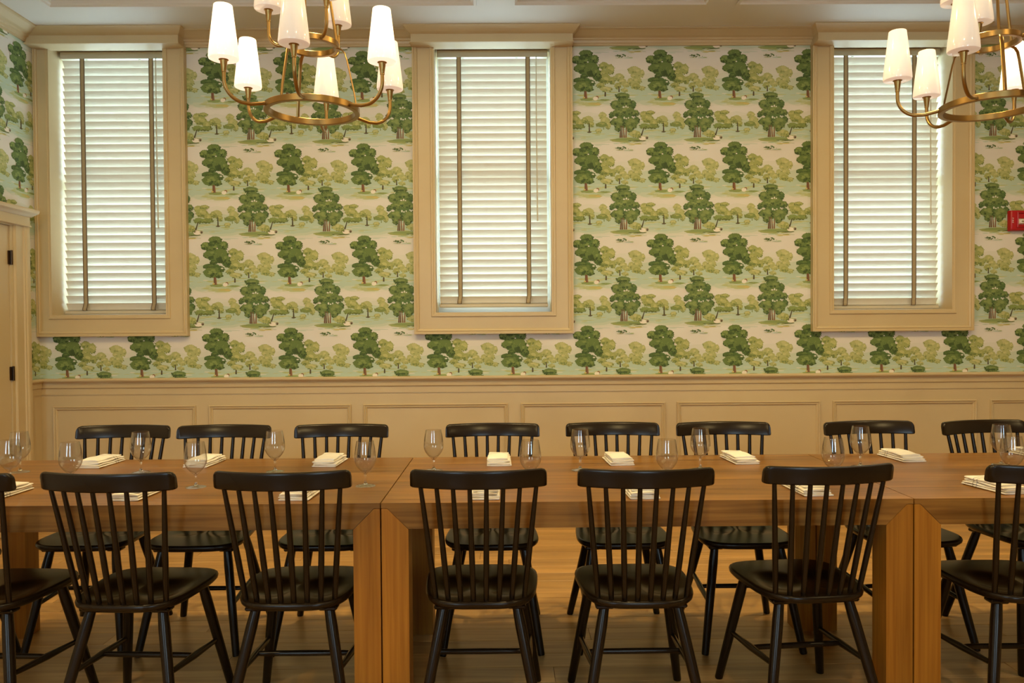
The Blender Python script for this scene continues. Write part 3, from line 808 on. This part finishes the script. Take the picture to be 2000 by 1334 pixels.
# ------------------------------------------------------------------ chairs
def make_chair():
    root = empty('spindle_chair')
    ZS = 0.457
    # saddle seat
    def outline(k, n=44):
        pts = []
        for i in range(n):
            a = 2 * PI * i / n; c, s = math.cos(a), math.sin(a)
            e = 2 / 3.8
            y_ = 0.212 * math.copysign(abs(s) ** e, s); x_ = math.copysign(abs(c) ** e, c)
            w_ = 0.196 + 0.014 * (y_ / 0.212) - (0.010 * max(0, (-y_ / 0.212)) ** 2)
            pts.append((x_ * w_ * k, y_ * k))
        return pts

    def zt(x, y):
        d = 0.013 * (math.exp(-((x - 0.082) ** 2 / 0.0042 + (y + 0.045) ** 2 / 0.007) ** 2) + math.exp(-((x + 0.082) ** 2 / 0.0042 + (y + 0.045) ** 2 / 0.007) ** 2))
        return ZS - d - 0.004 * max(0, (y - 0.10) / 0.11) ** 2
    n = 44; vs = [(0, 0, zt(0, 0))]; fs = []
    rings = [(k, None) for k in (0.08, 0.16, 0.24, 0.32, 0.40, 0.48, 0.56, 0.64, 0.72, 0.80, 0.88, 0.94, 0.975)] + [(0.992, -0.003), (1.0, -0.009), (0.992, -0.017), (0.95, -0.026), (0.88, -0.031), (0.5, -0.031)]
    for k, dz in rings:
        for (x, y) in outline(k):
            vs.append((x, y, zt(x, y) if dz is None else ZS - 0.004 * max(0, (y - 0.10) / 0.11) ** 2 + dz))
    vs.append((0, 0, ZS - 0.031))
    for i in range(n):
        fs.append((0, 1 + i, 1 + (i + 1) % n))
    for r in range(len(rings) - 1):
        for i in range(n):
            fs.append((1 + r * n + i, 1 + r * n + (i + 1) % n, 1 + (r + 1) * n + (i + 1) % n, 1 + (r + 1) * n + i))
    b = 1 + (len(rings) - 1) * n
    for i in range(n):
        fs.append((b + i, b + (i + 1) % n, len(vs) - 1))
    MB().add(vs, fs).build('seat', BLACK, root, 50)
    # legs with cleats
    legs = {}
    for sx in (-1, 1):
        for nm, t, q in (('f', (0.138, 0.128), (0.203, 0.222)), ('r', (0.122, -0.130), (0.205, -0.232))):
            a = Vector((sx * t[0], t[1], ZS - 0.040)); b2 = Vector((sx * q[0], q[1], 0.0))
            legs[(sx, nm)] = (a, b2)
            m = MB().tube([b2, b2 + (a - b2) * 0.012, b2 + (a - b2) * 0.5, b2 + (a - b2) * 0.86, a], [0.0135, 0.0150, 0.0178, 0.0188, 0.0165], 14)
            # level the foot
            m.v = [(x, y, max(z, 0.0)) for x, y, z in m.v]
            m.build('leg', BLACK, root, 50)
            MB().cbox(sx * t[0] - 0.032, sx * t[0] + 0.030, t[1] - 0.024, t[1] + 0.024, ZS - 0.044, ZS - 0.029, 0.005).build('leg_block', BLACK, root)

    def at(k, z):
        a, b2 = legs[k]; f = z / a.z
        return b2 + (a - b2) * f
    mids = []
    for sx in (-1, 1):
        p = at((sx, 'r'), 0.222); q = at((sx, 'f'), 0.196); mid = (p + q) / 2; mids.append(mid)
        MB().tube([p, p + (q - p) * 0.1, mid, q + (p - q) * 0.1, q], [0.007, 0.009, 0.0125, 0.009, 0.007], 10).build('side_stretcher', BLACK, root, 50)
    p, q = mids
    MB().tube([p, p + (q - p) * 0.08, (p + q) / 2, q + (p - q) * 0.08, q], [0.0075, 0.0095, 0.0105, 0.0095, 0.0075], 10).build('cross_stretcher', BLACK, root, 50)
    # spindles
    for i in range(8):
        u = (i - 3.5) / 3.5
        b0 = Vector((u * 0.146, -0.189 + 0.034 * u * u, ZS - 0.008)); b1 = Vector((u * 0.186, -0.274 + 0.038 * u * u, 0.846))
        pts = [b0 + (b1 - b0) * f for f in (0, 0.05, 0.35, 0.7, 1.0)]
        MB().tube(pts, [0.0084, 0.0092, 0.0100, 0.0088, 0.0074], 10).build('spindle', BLACK, root, 50)
    # crest rail: curved, rounded upper corners, leaning back
    W = 0.2195; nx = 24; vs = []; fs = []
    zb0, zt0 = 0.838, 0.8985
    for i in range(nx + 1):
        u = -1 + 2 * i / nx
        uu = math.sin(u * PI / 2)                      # denser at the ends
        x = uu * W
        yb = -0.273 + 0.052 * uu * uu
        e = max(0.0, (abs(uu) * W - (W - 0.018)) / 0.018)
        top = zt0 - 0.018 * (1 - math.sqrt(max(0, 1 - e * e)))
        bot = zb0 + 0.004 * (1 - math.sqrt(max(0, 1 - e * e)))
        th = 0.0125 * (1 - 0.25 * e ** 4)
        lean = 0.012
        sec = [(-th, bot + 0.004), (-th * 0.6, bot), (th * 0.6, bot), (th, bot + 0.004), (th, top - 0.007), (th * 0.55, top - 0.001), (-th * 0.2, top), (-th * 0.8, top - 0.003), (-th, top - 0.008)]
        for (t, z) in sec:
            vs.append((x, yb + t - lean * (z - zb0) / 0.06, z))
    ns = 9
    for i in range(nx):
        for k in range(ns):
            fs.append((i * ns + k, i * ns + (k + 1) % ns, (i + 1) * ns + (k + 1) % ns, (i + 1) * ns + k))
    fs += [tuple(range(ns - 1, -1, -1)), tuple(nx * ns + k for k in range(ns))]
    MB().add(vs, fs).build('crest_rail', BLACK, root, 38)
    return root


chair0 = make_chair()
NEAR = [
    (-1.782, 2.690, -3, 'black spindle-back chair cut off by the left edge of the photo'),
    (-1.266, 2.689, -3, 'black spindle-back chair on the near side, second from the left edge'),
    (-0.721, 2.689, 0, 'black spindle-back chair on the near side, just before the table joint with glass above it'),
    (-0.093, 2.689, 0, 'black spindle-back chair on the near side, in front of the middle window'),
    (0.442, 2.680, 0.5, 'black spindle-back chair on the near side, fifth from the left edge'),
    (1.026, 2.715, 5.0, 'black spindle-back chair on the near side, overlapping the second table joint'),
    (1.768, 2.690, 0, 'black spindle-back chair cut off by the right edge of the photo, near side'),
]
FAR = [
    (-1.810, 3.400, 180, 'black spindle-back chair on the wall side, closest to the door'),
    (-1.328, 3.380, 180, 'black spindle-back chair on the wall side, second from the door'),
    (-0.776, 3.372, 180, 'black spindle-back chair on the wall side, third from the door'),
    (-0.068, 3.360, 180, 'black spindle-back chair on the wall side, directly below the middle window'),
    (0.494, 3.360, 180, 'black spindle-back chair on the wall side, fifth from the door'),
    (1.010, 3.348, 180, 'black spindle-back chair on the wall side, sixth from the door'),
    (1.712, 3.340, 185.5, 'black spindle-back chair on the wall side, below the window by the fire alarm'),
    (2.265, 3.335, 190, 'black spindle-back chair turned slightly on the wall side, below the fire alarm'),
]
HEAD = [(-2.27, 3.0, -90, 'black chair at the head of the table, mostly hidden behind the end leg')]
used = False
for (grp, lst) in (('chairs on the near side of the tables', NEAR), ('chairs on the wall side of the tables', FAR), ('chair at the table head', HEAD)):
    for (x, y, a, lab) in lst:
        c = copy_tree(chair0) if used else chair0
        used = True
        c.location = (x, y, 0); c.rotation_euler = (0, 0, math.radians(a))
        tag(c, lab, 'chair', grp if len(lst) > 1 else None)
        if len(lst) == 1 and 'group' in c:
            del c['group']


# ------------------------------------------------------------------ table setting
def make_goblet():
    root = empty('water_goblet')
    th = 0.0011
    outer = [(0.0050, 0.046), (0.0085, 0.0495), (0.0150, 0.0560), (0.0225, 0.0635), (0.0300, 0.0720), (0.0360, 0.0810), (0.0402, 0.0905), (0.0422, 0.1005), (0.0424, 0.1110), (0.0410, 0.1260), (0.0386, 0.1430), (0.0358, 0.1590), (0.0334, 0.1720)]
    inner = [(max(0.0, r - th - (0.0035 if z < 0.055 else 0)), z + (0.005 if z < 0.060 else 0.0)) for r, z in outer[1:]]
    inner[-1] = (inner[-1][0], 0.172)
    MB().lathe(outer + [(0.0330, 0.1725)] + list(reversed(inner)) + [(0.0, 0.0535)], 40).build('bowl', CRYSTAL, root, 60)
    stem = [(0.0, 0.0535), (0.0045, 0.0500), (0.0052, 0.0465), (0.0042, 0.041), (0.0038, 0.033), (0.0039, 0.023), (0.0050, 0.015), (0.0075, 0.0100), (0.010, 0.0077)]
    MB().lathe(stem, 20).build('stem', SOLIDGLASS, root, 60)
    foot = [(0.0095, 0.0076), (0.020, 0.0052), (0.033, 0.0030), (0.0382, 0.0020), (0.0388, 0.0010), (0.0380, 0.0003), (0.0, 0.0003)]
    MB().lathe(foot, 40).build('foot', CRYSTAL, root, 60)
    return root


def on_table(px, py):
    hz = 642 - 0.007 * (px - 989)
    D = (CAM_Z - TZ) * 1500 / (py - hz)
    return ((px - 989 + 0.007 * (py - 642)) / 1500 * D, D)


GOB = [
    (37, 919, 'stemmed water goblet nearest the door, at the table corner'),
    (17, 941, 'stemmed water goblet half hidden behind the chair at the left edge'),
    (272, 920, 'stemmed water goblet in front of the wall-side chair closest to the door'),
    (135, 948, 'stemmed water goblet whose foot is hidden by a chair rail, beside the first folded napkin'),
    (378, 949, 'stemmed water goblet in front of the second folded napkin from the door'),
    (533, 918.6, 'stemmed water goblet against the end of the second wall-side chair rail'),
    (709, 947, 'stemmed water goblet just before the first table joint'),
    (843, 917, 'stemmed water goblet just past the first table joint, against the bare panel'),
    (1032, 946, 'stemmed water goblet at the end of the fourth wall-side chair rail'),
    (1130, 916.7, 'stemmed water goblet in front of the fifth wall-side chair'),
    (1300, 945, 'stemmed water goblet between the fifth and sixth wall-side chairs'),
    (1366, 915, 'stemmed water goblet in front of the sixth wall-side chair'),
    (1627, 942, 'stemmed water goblet standing on the second table joint, behind a near chair rail'),
    (1681, 910, 'stemmed water goblet in front of the seventh wall-side chair'),
    (1959, 907, 'stemmed water goblet in front of the turned chair below the fire alarm'),
    (1980, 938, 'stemmed water goblet at the right edge above the last near chair rail'),
]
gob0 = make_goblet()
for i, (px, py, lab) in enumerate(GOB):
    g = gob0 if i == 0 else copy_tree(gob0)
    x, y = on_table(px, py + 3)
    g.location = (x, y, TZ); g.rotation_euler = (0, 0, i * 0.7); g.scale = (0.95, 0.95, 0.97)
    tag(g, lab, 'glass', 'water goblets on the tables')


def make_napkin(seed):
    r = random.Random(seed)
    root = empty('folded_napkin')
    hL, hW = 0.098, 0.052
    zb_ = 0.0
    for k in range(4):
        h = (0.008, 0.0085, 0.009, 0.009)[k]
        w = hW - (0, 0.002, 0.005, 0.008)[k]; l = hL - (0, 0.004, 0.006, 0.016)[k]
        off = r.uniform(-0.003, 0.003); offy = r.uniform(-0.004, 0.004); sk = r.uniform(-0.05, 0.05)
        n = 18; ny = 14; vs = []; fs = []
        fold = 1 if k % 2 == 0 else -1
        for j in range(ny + 1):
            v = -1 + 2 * j / ny; yy = v * l
            puff = 1 - 0.25 * abs(v) ** 3
            for i in range(n):
                a = 2 * PI * i / n
                cx, cz = math.cos(a), math.sin(a)
                e = 0.42
                X = math.copysign(abs(cx) ** e, cx) * w; Z = math.copysign(abs(cz) ** e, cz) * h / 2
                if cx * fold < -0.3:
                    Z *= 0.86
                bulge = 0.004 * (1 - (X / w) ** 2) * (1 - v * v) * (1 if k >= 2 else 0.3)
                wob = 0.0012 * math.sin(5 * v + k * 1.7 + X * 60)
                zz = zb_ + h / 2 + Z * puff + (bulge + wob if k else (bulge if Z > 0 else 0))
                vs.append((X + off + sk * yy * (k > 0), yy + offy * (k > 0), max(zz, 0.0003)))
        for j in range(ny):
            for i in range(n):
                fs.append((j * n + i, j * n + (i + 1) % n, (j + 1) * n + (i + 1) % n, (j + 1) * n + i))
        fs += [tuple(range(n - 1, -1, -1)), tuple(ny * n + i for i in range(n))]
        MB().add(vs, fs).build('cloth_fold', LINEN, root, 50)
        zb_ += h * 0.93
    return root


NAP = [
    (194, 907, -4, 'folded white napkin in front of the wall-side chair closest to the door'),
    (398, 906, -3, 'folded white napkin in front of the second wall-side chair from the door'),
    (640, 905, -3, 'folded white napkin in front of the third wall-side chair from the door'),
    (970, 904, 1, 'folded white napkin in front of the chair below the middle window'),
    (1205, 903, 3, 'folded white napkin in front of the fifth wall-side chair'),
    (1441, 901, 4, 'folded white napkin in front of the sixth wall-side chair'),
    (1760, 897, 5, 'folded white napkin in front of the chair below the window by the alarm'),
    (2030, 893, 6, 'folded white napkin behind the goblets at the right edge'),
    (2, 966, -3, 'folded white napkin beside the cut-off chair at the left edge'),
    (268, 967, -3, 'folded white napkin seen through the second near chair spindles'),
    (584, 967, -2, 'folded white napkin seen through the spindles of the chair before the table joint'),
    (944, 966, 0, 'folded white napkin seen through the spindles of the chair before the middle window'),
    (1247, 965, 2, 'folded white napkin seen through the fifth near chair spindles'),
    (1573, 960, 3, 'folded white napkin seen through the spindles of the chair at the second table joint'),
    (1945, 957, 10, 'folded white napkin beside the chair cut off at the right edge'),
]
for i, (px, py, a, lab) in enumerate(NAP):
    g = make_napkin(20 + i) if i < 3 else copy_tree(naps[i % 3])
    if i == 0:
        naps = []
    if i < 3:
        naps.append(g)
    x, y = on_table(px, py)
    g.location = (x, y, TZ); g.rotation_euler = (0, 0, math.radians(a + (180 if i >= 8 and i < 14 else 0)))
    tag(g, lab, 'napkin', 'napkins set along the tables')


# ------------------------------------------------------------------ chandeliers
def make_chandelier(x, y, phase, mats, label):
    root = empty('chandelier', (x, y, 0)); tag(root, label, 'chandelier', 'brass chandeliers over the tables')
    ZR1, ZR2 = 2.178, 2.428; R1, R2 = 0.180, 0.104

    def ring(R, z, hgt, th):
        b = 0.0015
        pr = [(R - th, z + b), (R - th, z + hgt - b), (R - th + b, z + hgt), (R - b, z + hgt), (R, z + hgt - b), (R, z + b), (R - b, z), (R - th + b, z)]
        return MB().lathe(pr, 64, close=True)
    ring(R1, ZR1, 0.024, 0.020).build('ring', BRASS, root, 40)
    ring(R2, ZR2, 0.022, 0.016).build('ring', BRASS, root, 40)
    # opal shade meshes: tapered cylinder, open at the top, closed rounded bottom
    prof = [(0.012, 0.0), (0.048, 0.0), (0.0522, 0.002), (0.0535, 0.008), (0.0518, 0.030), (0.0328, 0.193), (0.0315, 0.1945), (0.0302, 0.192), (0.0488, 0.030), (0.047, 0.006), (0.012, 0.005)]
    shade_me = MB().lathe(prof, 40, close=True).mesh('shade', 40)
    cup_me = MB().lathe([(0.0, -0.044), (0.0085, -0.044), (0.0085, -0.040), (0.0080, -0.040), (0.0135, -0.003), (0.0175, -0.0005), (0.0175, 0.0008), (0.0, 0.0008)], 20).mesh('cup', 40); cup_me.materials.append(BRASS)
    ms = []
    for m in (OPAL_HOT, OPAL, OPAL_DIM):
        c = shade_me.copy(); c.materials.append(m); ms.append(c)

    def arm(ang, r0, z0, r1, zcup, drop, kind):
        ca, sa = math.cos(ang), math.sin(ang)
        rad = 0.075 if r1 > 0.2 else 0.045
        path = [(r0 - 0.004, z0), (r1 - rad - 0.02, z0 - drop)]
        for k in range(1, 10):
            t = PI / 2 * k / 9
            path.append((r1 - rad + rad * math.sin(t), z0 - drop + rad * (1 - math.cos(t))))
        path.append((r1, zcup - 0.042))
        a = MB().tube([(r * ca, r * sa, z) for r, z in path], 0.0068, 10).build('arm', BRASS, root, 50)
        cu = link('cup', cup_me, a, (r1 * ca, r1 * sa, zcup))
        sh = link('shade', ms[kind], a, (r1 * ca, r1 * sa, zcup + 0.0008))
        return a
    for i in range(6):
        arm(phase + i * PI / 3, R1, ZR1 + 0.012, 0.327, 2.322, 0.012, mats[i])
    ph2 = phase
    for i in range(3):
        arm(ph2 + math.radians(30 + 120 * i), R2, ZR2 + 0.011, 0.161, 2.570, 0.004, mats[6 + i])
    # straps between the rings
    for i in range(3):
        a = phase + math.radians(-30 + 120 * i); ca, sa = math.cos(a), math.sin(a)
        pts = [(R2 - 0.012, ZR2 + 0.003), (R2 + 0.010, ZR2 - 0.004), (R2 + 0.022, ZR2 - 0.018), (R2 + 0.030, ZR2 - 0.045), (R1 - 0.018, ZR1 + 0.07), (R1 - 0.011, ZR1 + 0.018)]
        MB().tube([(r * ca, r * sa, z) for r, z in pts], 0.0062, 8, flat=(0.55, 1.1)).build('strap', BRASS, root, 50)
    # rods up to the hub, stem and ceiling plate
    for i in range(3):
        a = phase + math.radians(-30 + 120 * i); ca, sa = math.cos(a), math.sin(a)
        MB().tube([((R2 - 0.008) * ca, (R2 - 0.008) * sa, ZR2 + 0.018), (0.045 * ca, 0.045 * sa, 2.80), (0.016 * ca, 0.016 * sa, 2.93)], 0.0055, 8).build('rod', BRASS, root, 50)
    MB().lathe([(0.0, 2.90), (0.020, 2.905), (0.024, 2.93), (0.016, 2.955), (0.0065, 2.965), (0.0065, CZ + 0.055), (0.0, CZ + 0.055)], 20).build('stem', BRASS, root, 40)
    MB().lathe([(0.0, CZ + 0.048), (0.055, CZ + 0.050), (0.068, CZ + 0.058), (0.068, CZ + 0.0748), (0.0, CZ + 0.0748)], 32).build('ceiling_plate', BRASS, root, 40)
    return root


# kinds: 0 hot, 1 normal, 2 dim ; arms start at the phase angle and go counter-clockwise
make_chandelier(-0.741, 2.976, math.radians(33.7), [1, 1, 0, 0, 2, 0, 2, 2, 2], 'two-tier brass chandelier with white glass shades between the two left windows')
make_chandelier(1.878, 2.97, math.radians(43), [0, 1, 1, 2, 2, 1, 2, 2, 2], 'two-tier brass chandelier with white glass shades before the window by the fire alarm')

# ------------------------------------------------------------------ fire alarm strobe
fa = empty('fire_alarm', (3.660, YW, 2.092))
tag(fa, 'red wall fire alarm with clear strobe lens at the right edge', 'fire alarm')
bm = bmesh.new(); bmesh.ops.create_cube(bm, size=1.0)
for v in bm.verts:
    v.co = Vector((v.co.x * (0.120 if v.co.y < 0 else 0.128), -0.0215 + v.co.y * 0.043, v.co.z * (0.142 if v.co.y < 0 else 0.15)))
bmesh.ops.bevel(bm, geom=[e for e in bm.edges], offset=0.010, segments=3, affect='EDGES', profile=0.5)
me = bpy.data.meshes.new('housing'); bm.to_mesh(me); bm.free(); me.materials.append(RED)
me.polygons.foreach_set('use_smooth', [True] * len(me.polygons)); me.set_sharp_from_angle(angle=math.radians(35))
link('housing', me, fa)
MB().frame(-0.020, 0.046, -0.052, 0.060, [(0.0, 0.0425), (0.0, 0.050), (-0.006, 0.054), (-0.010, 0.050), (-0.012, 0.0425)], lambda x, h, z: (x, -h, z)).build('bezel', RED, fa)
MB().cbox(-0.006, 0.036, -0.049, -0.041, 0.012, 0.046, 0.003).build('sounder', RED, fa)
MB().add([(-0.014, -0.043, -0.030), (0.042, -0.043, -0.030), (0.042, -0.043, 0.012), (-0.014, -0.043, 0.012), (-0.008, -0.062, -0.022), (0.036, -0.062, -0.022), (0.036, -0.062, 0.002), (-0.008, -0.062, 0.004)],
         [(4, 5, 6, 7), (0, 1, 5, 4), (1, 2, 6, 5), (2, 3, 7, 6), (3, 0, 4, 7)]).build('lens', LENS, fa)
MB().tube([(0.002, -0.0635, -0.010), (0.028, -0.0635, -0.010)], 0.004, 8).build('flash_tube', DARKLENS, fa, 40)
cu = bpy.data.curves.new('lettering', 'FONT'); cu.body = 'FIRE'; cu.size = 0.016; cu.align_x = 'CENTER'; cu.align_y = 'CENTER'; cu.space_character = 1.35; cu.extrude = 0.0004
tmp = bpy.data.objects.new('lettering_source', cu); COL.objects.link(tmp)
bpy.context.view_layer.update()
lm = bpy.data.meshes.new_from_object(tmp.evaluated_get(bpy.context.evaluated_depsgraph_get()))
bpy.data.objects.remove(tmp)
lm.materials.clear(); lm.materials.append(WHITEINK)
tx = link('lettering', lm, fa, (-0.048, -0.0436, 0.0)); tx.rotation_euler = (PI / 2, PI / 2, 0)

# ------------------------------------------------------------------ added ceiling fill lamps with trim rings, lighting the room beyond the chandelier shades
for (x, y) in [(-2.15, 3.0), (-0.741, 3.35), (0.57, 3.0), (1.878, 3.35), (3.3, 3.0), (-2.0, 0.6), (0.6, 0.6), (3.0, 0.6)]:
    dl = MB().lathe([(0.055, -0.0005), (0.080, -0.0005), (0.080, -0.004), (0.058, -0.008), (0.052, -0.008), (0.052, -0.0005)], 28, close=True).build('added_lamp_ring', CEIL, ceiling, 40, (x, y, CZ + 0.075))
    d = bpy.data.lights.new('added_fill_lamp', 'AREA'); d.shape = 'DISK'; d.size = 0.10; d.energy = FILL_W if y > 2 else FILL_W * 0.95; d.color = WARM
    lo = bpy.data.objects.new('added_fill_lamp', d); COL.objects.link(lo); lo.parent = dl; lo.location = (0, 0, -0.010)
